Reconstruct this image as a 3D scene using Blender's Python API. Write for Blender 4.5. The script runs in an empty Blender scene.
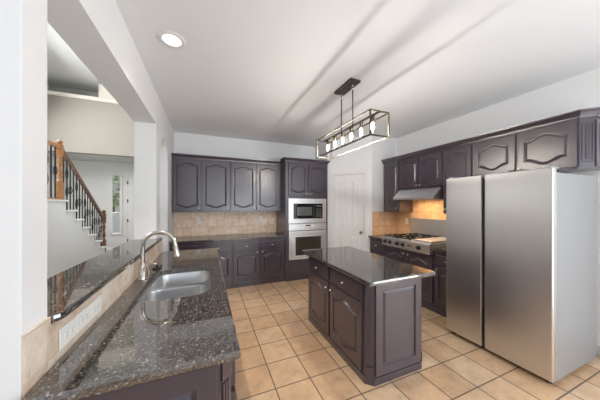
import bpy, bmesh, math, random
from mathutils import Matrix, Vector
random.seed(7)
PI = math.pi
S = bpy.context.scene
COL = S.collection

# ------------------------------------------------------------------ camera
FPX, HOR = 226.0, 205.0
YAW = math.atan(93.0 / FPX)
CAMZ = 1.515
cd = bpy.data.cameras.new('camera'); cam = bpy.data.objects.new('camera', cd); COL.objects.link(cam)
cam.location = (0, 0, CAMZ); cam.rotation_euler = (PI / 2, 0, -YAW)
cd.sensor_width = 36; cd.lens = 36 * FPX / 600.0; cd.shift_y = (HOR - 200) / 600.0
cd.clip_start = 0.05; cd.clip_end = 200
S.camera = cam

# ------------------------------------------------------------------ world, lights, exposure
S.view_settings.view_transform = 'Standard'; S.view_settings.look = 'None'
S.view_settings.gamma = 1; S.view_settings.use_curve_mapping = False
S.view_settings.exposure = 0.52
w = bpy.data.worlds.new('world'); S.world = w; w.use_nodes = True
wb = w.node_tree.nodes['Background']
wb.inputs[0].default_value = (0.86, 0.93, 1.0, 1); wb.inputs[1].default_value = 0.27

def area(name, loc, target, sx, sy, power, color=(1, 1, 1), spread=PI):
    l = bpy.data.lights.new(name, 'AREA'); l.shape = 'RECTANGLE'; l.size = sx; l.size_y = sy
    l.energy = power; l.color = color; l.spread = spread
    o = bpy.data.objects.new(name, l); COL.objects.link(o); o.location = loc
    o.rotation_euler = (Vector(target) - Vector(loc)).to_track_quat('-Z', 'Y').to_euler()
    return o
# unseen soft panels added to supply daylight from behind and beside the camera
area('nook_fill_light', (1.3, -6.0, 1.7), (1.2, 3, 1.4), 5.5, 2.6, 74, (0.86, 0.93, 1.0))  # added panel beyond the open end of the nook, evens out the light
area('side_fill_light', (3.6, -0.4, 1.08), (0.0, 0.9, 0.7), 1.8, 2.05, 40, (0.86, 0.93, 1.0))  # added panel out of view, lifts the sheen on the island end
# up-light added behind the camera, out of view, to brighten the ceiling
area('ceiling_fill_light', (1.6, -1.6, 1.2), (1.9, 0.8, 2.9), 1.8, 1.4, 32, (0.86, 0.93, 1.0))
# out-of-view panel added to brighten the two-storey stair hall
area('hall_fill_light', (-3.9, 5.2, 3.5), (-1.2, 5.4, 1.6), 3.2, 2.2, 185, (0.97, 0.98, 1.0))

sl = bpy.data.lights.new('sun', 'SUN'); sl.energy = 7; sl.angle = .03; sl.color = (1, .96, .9)
so_ = bpy.data.objects.new('sun', sl); COL.objects.link(so_); so_.rotation_euler = (math.radians(-50), 0, math.radians(20))

# ------------------------------------------------------------------ materials
def mat(name, color=(.8, .8, .8), rough=.5, metal=0.0, **kw):
    m = bpy.data.materials.new(name); m.use_nodes = True
    b = m.node_tree.nodes['Principled BSDF']
    b.inputs['Base Color'].default_value = (*color, 1)
    b.inputs['Roughness'].default_value = rough
    b.inputs['Metallic'].default_value = metal
    for k, v in kw.items(): b.inputs[k].default_value = v
    return m
def NT(m): return m.node_tree, m.node_tree.nodes['Principled BSDF']
def N(t, typ, **kw):
    n = t.nodes.new(typ)
    for k, v in kw.items():
        if k in n.inputs: n.inputs[k].default_value = v
        else: setattr(n, k, v)
    return n
def pos(t): return t.nodes.new('ShaderNodeNewGeometry').outputs['Position']
def ramp(t, fac, stops):
    r = t.nodes.new('ShaderNodeValToRGB'); e = r.color_ramp.elements
    while len(e) < len(stops): e.new(0.5)
    for i, (p, c) in enumerate(stops): e[i].position = p; e[i].color = (*c, 1)
    t.links.new(fac, r.inputs[0]); return r.outputs[0]
def bump(t, b, h, strength=.3, dist=.01):
    n = N(t, 'ShaderNodeBump'); n.inputs['Strength'].default_value = strength; n.inputs['Distance'].default_value = dist
    t.links.new(h, n.inputs['Height']); t.links.new(n.outputs[0], b.inputs['Normal'])
def noise(t, vec, scale, detail=3, rough=.5):
    n = N(t, 'ShaderNodeTexNoise', Scale=scale, Detail=detail, Roughness=rough); t.links.new(vec, n.inputs['Vector']); return n.outputs[0]
def mix(t, f, a, b_, typ='MIX'):
    n = t.nodes.new('ShaderNodeMix'); n.data_type = 'RGBA'; n.blend_type = typ
    for s, v in ((n.inputs[0], f), (n.inputs[6], a), (n.inputs[7], b_)):
        if hasattr(v, 'links'): t.links.new(v, s)
        elif isinstance(v, (int, float)): s.default_value = v
        else: s.default_value = (*v, 1)
    return n.outputs[2]
def mth(t, op, a, b_=None):
    n = t.nodes.new('ShaderNodeMath'); n.operation = op
    for i, v in enumerate((a, b_)):
        if v is None: continue
        if hasattr(v, 'links'): t.links.new(v, n.inputs[i])
        else: n.inputs[i].default_value = v
    return n.outputs[0]

def wallpaint(name, c, sc=160, st=.12):
    m = mat(name, c, .85); t, b = NT(m)
    bump(t, b, noise(t, pos(t), sc, 2), st, .002); return m
M = {}
M['wall'] = wallpaint('white_wall_paint', (.85, .85, .85))
M['ceiling'] = wallpaint('ceiling_paint', (.85, .86, .875), 90, .2)
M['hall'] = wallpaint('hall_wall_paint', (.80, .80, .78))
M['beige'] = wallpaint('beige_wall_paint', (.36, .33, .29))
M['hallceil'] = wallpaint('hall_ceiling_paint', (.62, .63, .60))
M['trim'] = mat('white_trim_paint', (.82, .81, .79), .4)
M['crowncream'] = mat('cream_trim_paint', (.78, .75, .66), .5)

def cabpaint(name, c):
    m = mat(name, c, .33); t, b = NT(m); p = pos(t)
    mp = N(t, 'ShaderNodeMapping'); mp.inputs['Scale'].default_value = (18, 18, 2); t.links.new(p, mp.inputs[0])
    n = noise(t, mp.outputs[0], 3, 4)
    t.links.new(ramp(t, n, [(.3, tuple(v * .95 for v in c)), (.7, tuple(v * 1.05 for v in c))]), b.inputs['Base Color'])
    b.inputs['Roughness'].default_value = .30; b.inputs['Coat Weight'].default_value = 1.0; b.inputs['Coat Roughness'].default_value = .3; b.inputs['Coat IOR'].default_value = 1.55
    return m
M['cab'] = cabpaint('espresso_cabinet_paint', (.047, .032, .047))
M['cabin'] = mat('dark_cabinet_recess', (.02, .017, .018), .6)

def granite():
    m = mat('polished_granite', (.1, .1, .1), .07); t, b = NT(m); p = pos(t)
    n1 = noise(t, p, 9, 5, .6); n2 = noise(t, p, 105, 4, .7)
    v = N(t, 'ShaderNodeTexVoronoi', Scale=340); t.links.new(p, v.inputs['Vector'])
    v2 = N(t, 'ShaderNodeTexVoronoi', Scale=130); t.links.new(p, v2.inputs['Vector'])
    base = ramp(t, n2, [(.40, (.006, .006, .007)), (.49, (.035, .031, .029)), (.57, (.11, .093, .082)), (.70, (.27, .25, .225))])
    veins = ramp(t, n1, [(.35, (.55, .56, .58)), (.6, (1.15, 1.08, 1.0))])
    c = mix(t, 1.0, base, veins, 'MULTIPLY')
    sp = N(t, 'ShaderNodeSeparateColor'); t.links.new(v.outputs['Color'], sp.inputs[0])
    c = mix(t, mth(t, 'MULTIPLY', mth(t, 'GREATER_THAN', sp.outputs[0], .88), .6), c, (.28, .265, .25))
    c = mix(t, mth(t, 'MULTIPLY', mth(t, 'LESS_THAN', sp.outputs[1], .22), .7), c, (.02, .02, .022))
    sp2 = N(t, 'ShaderNodeSeparateColor'); t.links.new(v2.outputs['Color'], sp2.inputs[0])
    c = mix(t, mth(t, 'MULTIPLY', mth(t, 'GREATER_THAN', sp2.outputs[2], .97), .5), c, (.5, .48, .46))
    t.links.new(c, b.inputs['Base Color']); b.inputs['IOR'].default_value = 2.5; b.inputs['Roughness'].default_value = .05
    return m
M['granite'] = granite()

def tiles(name, cols, size, org, axes, grout, gw, rough=.35, jitter=.18, noisec=None, bumpst=.4):
    """square tiles; axes = the two world axes that carry the grid"""
    m = mat(name, cols[0], rough); t, b = NT(m); p = pos(t)
    sx = N(t, 'ShaderNodeSeparateXYZ'); t.links.new(p, sx.inputs[0])
    us = []; cells = []; edges = []
    for a, o in zip(axes, org):
        u = mth(t, 'DIVIDE', mth(t, 'SUBTRACT', sx.outputs[a], o), size)
        fr = mth(t, 'FRACT', u); cells.append(mth(t, 'FLOOR', u))
        edges.append(mth(t, 'MINIMUM', fr, mth(t, 'SUBTRACT', 1.0, fr)))
    e = mth(t, 'MINIMUM', edges[0], edges[1])
    cx = N(t, 'ShaderNodeCombineXYZ'); t.links.new(cells[0], cx.inputs[0]); t.links.new(cells[1], cx.inputs[1])
    wn = N(t, 'ShaderNodeTexWhiteNoise', noise_dimensions='3D'); t.links.new(cx.outputs[0], wn.inputs['Vector'])
    tone = ramp(t, wn.outputs['Value'], [(i / max(1, len(cols) - 1), c) for i, c in enumerate(cols)])
    n1 = noise(t, p, 7 / size * .31, 6, .65); n2 = noise(t, p, 40, 3, .6)
    mot = ramp(t, n1, [(.3, (.74, .62, .52)), (.47, (1, .95, .90)), (.56, (1.05, 1.05, 1.05)), (.7, (1.22, 1.25, 1.28))])
    c = mix(t, 1.0, tone, mot, 'MULTIPLY')
    c = mix(t, mth(t, 'MULTIPLY', n2, jitter), c, noisec or (.85, .80, .72))
    g = mth(t, 'LESS_THAN', e, gw / size / 2)
    c = mix(t, g, c, grout); t.links.new(c, b.inputs['Base Color'])
    t.links.new(mth(t, 'ADD', rough, mth(t, 'MULTIPLY', g, .4)), b.inputs['Roughness'])
    hh = mth(t, 'ADD', mth(t, 'MINIMUM', mth(t, 'MULTIPLY', e, size / gw), 1.0), mth(t, 'MULTIPLY', n1, .5))
    bump(t, b, hh, bumpst, .003)
    return m
M['floor'] = tiles('travertine_floor_tile', [(.64, .40, .21), (.70, .49, .29), (.60, .35, .17), (.68, .46, .27)], .3115, (.212, .2415), (0, 1), (.15, .11, .08), .0105, .30, .25)
M['splash_back'] = tiles('tan_wall_tile', [(.88, .66, .48), (.92, .72, .55), (.82, .58, .41), (.90, .70, .54)], .152, (.02, .925), (0, 2), (.60, .44, .33), .005, .4, .3)
M['splash_side'] = tiles('tan_wall_tile_lamplit', [(.84, .50, .24), (.88, .57, .29), (.78, .44, .19), (.86, .55, .28)], .152, (.06, .925), (1, 2), (.30, .20, .13), .004, .4, .3)  # orange glow of the hood lamp put into the tan tile colour
M['splash_nook'] = tiles('return_wall_tile_lamplit', [(.74, .47, .25), (.78, .52, .30), (.70, .43, .22), (.77, .51, .30)], .152, (.02, .925), (0, 2), (.34, .22, .13), .004, .4, .3)  # tan tile again, warm hood light mixed into its colour
M['splash_pen'] = tiles('pale_wall_tile', [(.68, .58, .48), (.74, .66, .57), (.60, .46, .34), (.72, .64, .55)], .152, (.055, .940), (1, 2), (.62, .52, .43), .004, .4, .3)
M['floor'].node_tree.nodes['Principled BSDF'].inputs['IOR'].default_value = 1.7
M['wood_floor'] = mat('dark_wood_floor', (.14, .09, .06), .3)

def steel(name, c=(.60, .60, .60), r=.25, aniso=(.6, .6, 6)):
    m = mat(name, c, r, 1.0); t, b = NT(m)
    mp = N(t, 'ShaderNodeMapping'); mp.inputs['Scale'].default_value = aniso
    t.links.new(pos(t), mp.inputs[0]); n = noise(t, mp.outputs[0], 14, 3)
    b.inputs['Roughness'].default_value = r
    return m
M['steel'] = steel('brushed_steel', (.70, .69, .68), .34)
M['steel_app'] = steel('appliance_steel', (.84, .83, .82), .36)
M['nickel'] = mat('brushed_nickel', (.66, .62, .56), .2, 1.0)
M['sinksteel'] = mat('sink_steel', (.64, .65, .66), .3, 1.0)
M['chrome'] = mat('chrome', (.8, .8, .8), .1, 1.0)
M['greyside'] = mat('grey_painted_steel', (.33, .33, .335), .42, .3)
M['black'] = mat('black_plastic', (.012, .012, .013), .3)
M['glassblack'] = mat('black_glass', (.01, .01, .011), .05)
M['screen'] = mat('grey_mesh_window', (.12, .13, .13), .15)
M['ovenwin'] = mat('oven_window_glass', (.06, .05, .04), .06)
M['iron'] = mat('wrought_iron', (.03, .028, .026), .45, .6)
M['castiron'] = mat('cast_iron_grate', (.02, .02, .02), .5)
M['bronze'] = mat('aged_bronze', (.09, .07, .055), .42, .8)
M['frame'] = mat('weathered_bronze_frame', (.075, .060, .048), .5, .5)
M['brass'] = mat('brass_knob', (.42, .26, .12), .28, 1.0)
M['plate'] = mat('white_plastic_plate', (.85, .84, .80), .35)
M['slot'] = mat('outlet_slot', (.15, .14, .13), .5)
def wood(name, a, b_):
    m = mat(name, a, .35); t, b = NT(m); mp = N(t, 'ShaderNodeMapping'); mp.inputs['Scale'].default_value = (20, 20, 3)
    t.links.new(pos(t), mp.inputs[0]); t.links.new(ramp(t, noise(t, mp.outputs[0], 3, 4), [(.3, a), (.7, b_)]), b.inputs['Base Color']); return m
M['oak'] = wood('stained_oak', (.30, .13, .045), (.45, .22, .08))
M['darkoak'] = wood('dark_stained_oak', (.13, .055, .028), (.20, .09, .045))
def emit(name, c, s):
    m = bpy.data.materials.new(name); m.use_nodes = True; t = m.node_tree; t.nodes.clear()
    e = t.nodes.new('ShaderNodeEmission'); e.inputs[0].default_value = (*c, 1); e.inputs[1].default_value = s
    o = t.nodes.new('ShaderNodeOutputMaterial'); t.links.new(e.outputs[0], o.inputs[0]); return m
M['lamp'] = emit('downlight_lens', (1, .93, .80), 3)
M['filament'] = emit('glowing_filament', (1, .84, .60), 160)
M['display'] = emit('oven_display', (.2, .5, .45), .25)
M['bulbglass'] = mat('clear_bulb_glass', (1, 1, 1), .02, 0, **{'Transmission Weight': 1.0, 'IOR': 1.2})
M['glass'] = mat('window_glass', (1, 1, 1), .0, 0, **{'Transmission Weight': 1.0, 'IOR': 1.02})
def foliage():
    m = mat('leaves', (.10, .20, .05), .7); t, b = NT(m)
    t.links.new(ramp(t, noise(t, pos(t), 9, 4), [(.35, (.10, .14, .07)), (.65, (.42, .48, .30))]), b.inputs['Base Color']); return m
M['leaf'] = foliage(); M['bark'] = mat('bark', (.12, .09, .07), .9)
M['lawn'] = mat('pale_driveway', (.62, .62, .58), .9); M['carpaint'] = mat('silver_car_paint', (.38, .40, .43), .3)

# ------------------------------------------------------------------ mesh helpers
WM = {}
def world_of(o): return WM.get(o.name, Matrix.Identity(4)) if o else Matrix.Identity(4)
class MB:
    def __init__(s): s.bm = bmesh.new()
    def v(s, p): return s.bm.verts.new(p)
    def f(s, vs):
        try: return s.bm.faces.new(vs)
        except ValueError: return None
    def box(s, x0, x1, y0, y1, z0, z1, bev=0, T=None):
        r = bmesh.ops.create_cube(s.bm, size=1); vs = r['verts']
        for q in vs: q.co = Vector(((x0 + x1) / 2 + q.co.x * (x1 - x0), (y0 + y1) / 2 + q.co.y * (y1 - y0), (z0 + z1) / 2 + q.co.z * (z1 - z0)))
        if bev:
            es = list({e for q in vs for e in q.link_edges})
            rr = bmesh.ops.bevel(s.bm, geom=es, offset=bev, segments=2, affect='EDGES', profile=.6)
            vs = list({q for fc in rr['faces'] for q in fc.verts} | {q for q in vs if q.is_valid})
        if T is not None:
            for q in vs: q.co = T @ q.co
        return s
    def prism(s, pts, axis, a, b_, T=None):
        """pts = 2D outline; extruded along axis from a to b"""
        def mk(p, d):
            c = {0: (d, p[0], p[1]), 1: (p[0], d, p[1]), 2: (p[0], p[1], d)}[axis]
            c = Vector(c); return s.v(T @ c if T is not None else c)
        A = [mk(p, a) for p in pts]; B = [mk(p, b_) for p in pts]; n = len(pts)
        s.f(A); s.f(B[::-1])
        for i in range(n): s.f([A[i], A[(i + 1) % n], B[(i + 1) % n], B[i]])
        return s
    def tube(s, pts, r, seg=10, cap=True, sy=None):
        pts = [Vector(p) for p in pts]; rr = r if isinstance(r, (list, tuple)) else [r] * len(pts)
        rings = []; up = None
        for i, p in enumerate(pts):
            d = (pts[min(i + 1, len(pts) - 1)] - pts[max(i - 1, 0)]).normalized()
            if up is None: up = Vector((0, 0, 1)) if abs(d.z) < .9 else Vector((1, 0, 0))
            x = up.cross(d).normalized(); y = d.cross(x); up = y
            off = PI / 4 if seg == 4 else 0
            rings.append([s.v(p + (x * math.cos(off + 2 * PI * k / seg) + y * math.sin(off + 2 * PI * k / seg)) * rr[i]) for k in range(seg)])
        for a, b_ in zip(rings, rings[1:]):
            for k in range(seg): s.f([a[k], a[(k + 1) % seg], b_[(k + 1) % seg], b_[k]])
        if cap: s.f(rings[0][::-1]); s.f(rings[-1])
        return s
    def bar(s, a, b_, r): return s.tube([a, b_], r, 4)
    def lathe(s, prof, c=(0, 0, 0), axis=2, seg=20, T=None):
        """prof list of (r, h); closed on the axis at the ends"""
        rings = []; c = Vector(c)
        for r, h in prof:
            ring = []
            for k in range(seg if r > 1e-6 else 1):
                a = 2 * PI * k / seg; q = (r * math.cos(a), r * math.sin(a))
                p = {2: Vector((q[0], q[1], h)), 1: Vector((q[0], h, q[1])), 0: Vector((h, q[0], q[1]))}[axis] + c
                ring.append(s.v(T @ p if T is not None else p))
            rings.append(ring)
        for a, b_ in zip(rings, rings[1:]):
            for k in range(seg):
                k2 = (k + 1) % seg
                if len(a) == 1 and len(b_) == 1: continue
                if len(a) == 1: s.f([a[0], b_[k2], b_[k]])
                elif len(b_) == 1: s.f([a[k], a[k2], b_[0]])
                else: s.f([a[k], a[k2], b_[k2], b_[k]])
        return s
    def sweep(s, path, prof, side=1):
        """moulding profile (outward, z) swept along a 2D path with mitred corners"""
        rings = []
        for i, p in enumerate(path):
            p = Vector(p)
            def nrm(a, b_):
                d = (Vector(b_) - Vector(a)).normalized(); return Vector((d.y, -d.x)) * side
            n1 = nrm(path[i - 1], path[i]) if i > 0 else None
            n2 = nrm(path[i], path[i + 1]) if i < len(path) - 1 else None
            if n1 is None: m = n2
            elif n2 is None: m = n1
            else: m = (n1 + n2) / (1 + n1.dot(n2))
            rings.append([s.v((p.x + m.x * o, p.y + m.y * o, z)) for o, z in prof])
        k = len(prof)
        for a, b_ in zip(rings, rings[1:]):
            for j in range(k): s.f([a[j], a[(j + 1) % k], b_[(j + 1) % k], b_[j]])
        s.f(rings[0][::-1]); s.f(rings[-1]); return s
    def build(s, name, material, parent=None, smooth=False, world=True, keepn=False):
        me = bpy.data.meshes.new(name)
        if not keepn: bmesh.ops.recalc_face_normals(s.bm, faces=s.bm.faces)
        if world and parent is not None:
            inv = world_of(parent).inverted(); bmesh.ops.transform(s.bm, matrix=inv, verts=s.bm.verts)
        s.bm.to_mesh(me); s.bm.free()
        me.materials.append(M[material] if isinstance(material, str) else material)
        if smooth:
            for p in me.polygons: p.use_smooth = True
            try: me.set_sharp_from_angle(angle=math.radians(38))
            except Exception: pass
        o = bpy.data.objects.new(name, me); COL.objects.link(o)
        if parent is not None: o.parent = parent; WM[o.name] = world_of(parent)
        return o
def thing(name, label, cat, loc=(0, 0, 0), rz=0, group=None):
    o = bpy.data.objects.new(name, None); COL.objects.link(o); o.empty_display_size = .05
    o.location = loc; o.rotation_euler = (0, 0, rz); WM[o.name] = Matrix.Translation(loc) @ Matrix.Rotation(rz, 4, 'Z')
    o['label'] = label; o['category'] = cat
    if group: o['group'] = group
    return o
def tag(o, label, cat, group=None):
    o['label'] = label; o['category'] = cat
    if group: o['group'] = group
    return o
def struct(mb, name, m, parent=None, smooth=False):
    o = mb.build(name, m, parent, smooth)
    if parent is None: o['kind'] = 'structure'
    return o

# ------------------------------------------------------------------ dimensions
CEIL = 2.905; WX0 = -.578; WXH = -.805; BACK = 4.88; RIGHT = 3.67; YNEAR = -2.4

# ------------------------------------------------------------------ room shell
struct(MB().box(-.80, RIGHT + .1, YNEAR, BACK + .1, -.05, 0), 'floor', 'floor')
struct(MB().box(-5.5, -.8, YNEAR, 1.10, -.05, 0), 'floor_nook', 'floor')
struct(MB().box(-5.5, -.8, 1.10, 9.2, -.05, 0), 'floor_hall', 'wood_floor')
struct(MB().box(-5.5, RIGHT + .1, YNEAR, 1.02, CEIL, CEIL + .1), 'ceiling_nook', 'ceiling')
struct(MB().box(WXH + .02, RIGHT + .1, 1.02, BACK + .1, CEIL, CEIL + .1), 'ceiling', 'ceiling')
struct(MB().box(WX0 - .1, 2.5, BACK, BACK + .12, 0, CEIL), 'wall_back', 'wall')
struct(MB().box(RIGHT, RIGHT + .12, YNEAR, 3.75, 0, CEIL), 'wall_right', 'wall')
struct(MB().box(3.05, RIGHT, 3.63, 3.75, 0, CEIL), 'wall_return', 'wall')
struct(MB().box(2.40, 2.50, 4.28, BACK, 0, CEIL), 'wall_alcove', 'wall')
# left wall: beam over the pass-through, the wall with the arched doorway
def left_wall():
    mb = MB()
    y0, y1, ya, yb, zs = 3.25, BACK + .1, 3.49, 4.11, 2.165
    r = (yb - ya) / 2; yc = (ya + yb) / 2; n = 20
    out = [(y0, 0), (ya, 0)] + [(yc - r * math.cos(PI * i / n), zs + r * math.sin(PI * i / n)) for i in range(n + 1)] + [(yb, 0), (y1, 0), (y1, 4.8), (y0, 4.8)]
    # split as strips to keep faces convex
    def slab(pts): mb.prism(pts, 0, WXH, WX0)
    slab([(y0, 0), (ya, 0), (ya, 4.8), (y0, 4.8)]); slab([(yb, 0), (y1, 0), (y1, 4.8), (yb, 4.8)])
    arc = [(yc - r * math.cos(PI * i / n), zs + r * math.sin(PI * i / n)) for i in range(n + 1)]
    for a, b_ in zip(arc, arc[1:]): slab([a, b_, (b_[0], 4.8), (a[0], 4.8)])
    bmesh.ops.remove_doubles(mb.bm, verts=mb.bm.verts, dist=1e-5)
    # drop interior duplicate faces
    seen = {}
    for fc in list(mb.bm.faces):
        k = tuple(sorted(v_.index if v_.index >= 0 else id(v_) for v_ in fc.verts))
        k = frozenset(fc.verts)
        if k in seen: bmesh.ops.delete(mb.bm, geom=[fc, seen[k]], context='FACES_ONLY')
        else: seen[k] = fc
    return mb
struct(left_wall(), 'wall_left', 'wall')
struct(MB().box(WXH, WX0, 1.135, 3.25, 2.515, 4.8), 'wall_beam', 'wall')
struct(MB().box(-1.42, -1.30, YNEAR, 1.004, 0, CEIL), 'wall_nook_blocker', 'wall')  # unseen wall added to keep side light off the stub wall
struct(MB().box(-5.5, -.548, 1.005, 1.135, 0, 4.8, .004), 'wall_stub', 'wall')
struct(MB().box(-.76, -.562, 1.135, 3.40, 0, 1.066), 'wall_peninsula', 'wall')

# angled pantry wall with its door opening
A = Vector((2.40, 4.28, 0)); B = Vector((3.05, 3.63, 0)); LW = (B - A).length
TW = Matrix.Translation(A) @ Matrix.Rotation(-PI / 4, 4, 'Z')      # local x along the wall, -y to the room
d0, d1, dz = .135, .135 + .64, 2.165
mb = MB(); mb.box(0, d0, 0, .1, 0, CEIL, T=TW); mb.box(d1, LW, 0, .1, 0, CEIL, T=TW); mb.box(d0, d1, 0, .1, dz, CEIL, T=TW)
struct(mb, 'wall_pantry', 'wall')
mb = MB()
for a, b_ in ((d0 - .07, d0), (d1, d1 + .07)): mb.box(a, b_, -.016, -.0005, 0, dz, .004, T=TW)
mb.box(d0 - .07, d1 + .07, -.016, -.0005, dz, dz + .07, .004, T=TW)
mb.box(d0, d0 + .012, 0, .1, 0, dz, T=TW); mb.box(d1 - .012, d1, 0, .1, 0, dz, T=TW); mb.box(d0, d1, 0, .1, dz - .012, dz, T=TW)
struct(mb, 'trim_1', 'trim')

# raised-panel board (doors, drawer fronts, pantry door): lives in local x, z; front is -y
def outline(x0, x1, z0, z1, top, bot, n=18, inset=0, tilt=0):
    """closed loop, n+1 samples on the top and bottom edges"""
    x0 += inset; x1 -= inset; z0 += inset; z1 -= inset
    def crest(t):
        u = abs(2 * t - 1) / .86
        return 0 if u >= 1 else (.5 + .5 * math.cos(PI * u)) ** .85
    T_ = [(x0 + (x1 - x0) * i / n, z1 - top + top * crest(i / n) + tilt * (i / n)) for i in range(n + 1)]
    B_ = [(x0 + (x1 - x0) * i / n, z0 + bot - bot * crest(i / n)) for i in range(n + 1)]
    return T_, B_
def panel_mesh(mb, x0, x1, z0, z1, yb, t=.02, rail=.055, top=0, bot=0, raised=True, T=None, n=18):
    def ring(TB, y):
        mk = lambda p: mb.v(T @ Vector((p[0], y, p[1])) if T is not None else (p[0], y, p[1]))
        return [mk(p) for p in TB[0]], [mk(p) for p in TB[1]]
    yf = yb - t; O = lambda i: outline(x0, x1, z0, z1, 0, 0, n, i)
    def I(i):
        return outline(x0 + rail, x1 - rail, z0 + rail, z1 - rail, top, bot, n, i)
    loops = [ring(O(0), yb), ring(O(0), yf + .003), ring(O(.003), yf)]
    if raised:
        loops += [ring(I(-.004), yf), ring(I(0), yf + .011), ring(I(.007), yf + .012), ring(I(.023), yf + .002), ring(I(.026), yf)]
    for (t1, b1), (t2, b2) in zip(loops, loops[1:]):
        for i in range(n):
            mb.f([t1[i], t1[i + 1], t2[i + 1], t2[i]]); mb.f([b1[i + 1], b1[i], b2[i], b2[i + 1]])
        mb.f([b1[0], t1[0], t2[0], b2[0]]); mb.f([t1[n], b1[n], b2[n], t2[n]])
    for lp in (loops[0], loops[-1]):
        for i in range(n): mb.f([lp[0][i], lp[0][i + 1], lp[1][i + 1], lp[1][i]])
    return mb

# pantry door, two tall and two short panels
dr = thing('door_1', 'white two over two panel pantry door in the angled wall', 'door', TW @ Vector((d0, 0, 0)), -PI / 4)
dr['kind'] = 'structure'
def pdoor():
    mb = MB(); W_ = d1 - d0 - .03; x0 = .015
    y = .028
    mb.box(x0, x0 + W_, y, y + .035, .01, dz - .018)
    st, mid = .105, .10; pw = (W_ - 2 * st - mid) / 2
    for k in range(2):
        a = x0 + st + k * (pw + mid)
        for (za, zb, tp) in ((.22, .86, 0), (1.02, 2.02, .09)):
            n = 10
            def top_at(f_): return zb - tp + tp * (math.sin(f_ * PI / 2) if k == 0 else math.cos(f_ * PI / 2))
            def lp(i, yy):
                P_ = [(a + i + (pw - 2 * i) * j / n, top_at(j / n) - i) for j in range(n + 1)] + [(a + pw - i, za + i), (a + i, za + i)]
                return [mb.v((p[0], yy, p[1])) for p in P_]
            L = [lp(0, y - .0005), lp(.004, y - .014), lp(.014, y - .014), lp(.022, y - .001), lp(.030, y - .001), lp(.048, y - .013)]
            for q, r_ in zip(L, L[1:]):
                for j in range(len(q)): mb.f([q[j], q[(j + 1) % len(q)], r_[(j + 1) % len(q)], r_[j]])
            mb.f(L[-1])
    return mb
pdoor().build('door_leaf', 'trim', dr, world=False)
W_ = d1 - d0
MB().lathe([(0, -.064), (.018, -.062), (.027, -.048), (.024, -.032), (.010, -.026), (.010, -.004), (.028, -.003), (.030, .0)], (W_ - .075, .027, .95), 1).build('door_handle', 'brass', dr, True, world=False)

# baseboards
struct(MB().box(RIGHT - .015, RIGHT - .0005, YNEAR, .90, 0, .10, .003), 'baseboard_right', 'trim')
struct(MB().box(RIGHT - .015, RIGHT - .0005, .90, 1.84, 0, .10, .003), 'baseboard_fridge', 'trim')

# ------------------------------------------------------------------ stair hall behind the pass-through
HX = -4.0
struct(MB().box(HX - .12, HX, 1.135, 9.2, 0, 4.9), 'wall_hall_left', 'hall')
def far_wall():
    mb = MB(); a, b_, z0, z1 = -2.87, -2.62, .58, 2.50
    mb.box(HX, a, 9.1, 9.2, 0, 2.95); mb.box(b_, -.55, 9.1, 9.2, 0, 2.95)
    mb.box(a, b_, 9.1, 9.2, 0, z0); mb.box(a, b_, 9.1, 9.2, z1, 2.95); return mb
struct(far_wall(), 'wall_hall_far', 'hall')
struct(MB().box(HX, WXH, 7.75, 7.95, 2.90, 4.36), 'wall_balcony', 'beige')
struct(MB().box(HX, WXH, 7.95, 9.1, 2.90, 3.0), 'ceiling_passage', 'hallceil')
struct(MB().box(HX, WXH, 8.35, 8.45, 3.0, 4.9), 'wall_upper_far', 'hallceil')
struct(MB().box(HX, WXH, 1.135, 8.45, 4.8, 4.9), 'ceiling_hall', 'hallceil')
struct(MB().box(-.80, -.70, BACK + .1, 9.2, 0, 4.9), 'wall_hall_right', 'hall')
mb = MB().sweep([(HX, 7.75), (WXH, 7.75)], [(0, 4.33), (.03, 4.335), (.05, 4.37), (.07, 4.385), (.07, 4.41), (-.6, 4.41), (-.6, 4.36), (0, 4.36)])
struct(mb, 'trim_2', 'crowncream')
struct(MB().box(-2.72, -1.9, 7.75, 8.35, 4.41, 4.8), 'wall_soffit', 'crowncream')
# sidelight window beside the entry door
wn = MB(); a, b_, z0, z1 = -2.87, -2.62, .58, 2.50
for (xa, xb, za, zb) in ((a - .05, a + .02, z0 - .05, z1 + .05), (b_ - .02, b_ + .05, z0 - .05, z1 + .05), (a, b_, z1 - .02, z1 + .05), (a, b_, z0 - .05, z0 + .02)):
    wn.box(xa, xb, 9.075, 9.15, za, zb)
wo = struct(wn, 'window_1', 'trim')
MB().box(a + .02, b_ - .02, 9.11, 9.115, z0 + .02, z1 - .02).build('window_pane', 'glass', wo)
ed = thing('door_2', 'pale grey entry door with hinges seen beyond the stairs', 'door', (-2.52, 9.1, 0)); ed['kind'] = 'structure'
mb = MB().box(-2.50, -2.42, 9.06, 9.099, 0, 2.56); mb.box(-1.52, -1.44, 9.06, 9.099, 0, 2.56); mb.box(-2.42, -1.52, 9.06, 9.099, 2.48, 2.56); mb.build('door_frame', 'trim', ed)
mb = MB(); panel_mesh(mb, -2.42, -1.52, .01, 2.48, 9.097, .03, .14); mb.build('door_leaf', 'trim', ed)
for zz in (.35, 1.0, 1.65, 2.25): MB().box(-2.435, -2.405, 9.045, 9.065, zz - .05, zz + .05).build('door_hinge', 'bronze', ed)
struct(MB().sweep([(HX, 9.1), (-2.5, 9.1)], [(0, 0), (.015, 0), (.015, .11), (.005, .14), (0, .14)]), 'baseboard_hall', 'trim')
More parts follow.
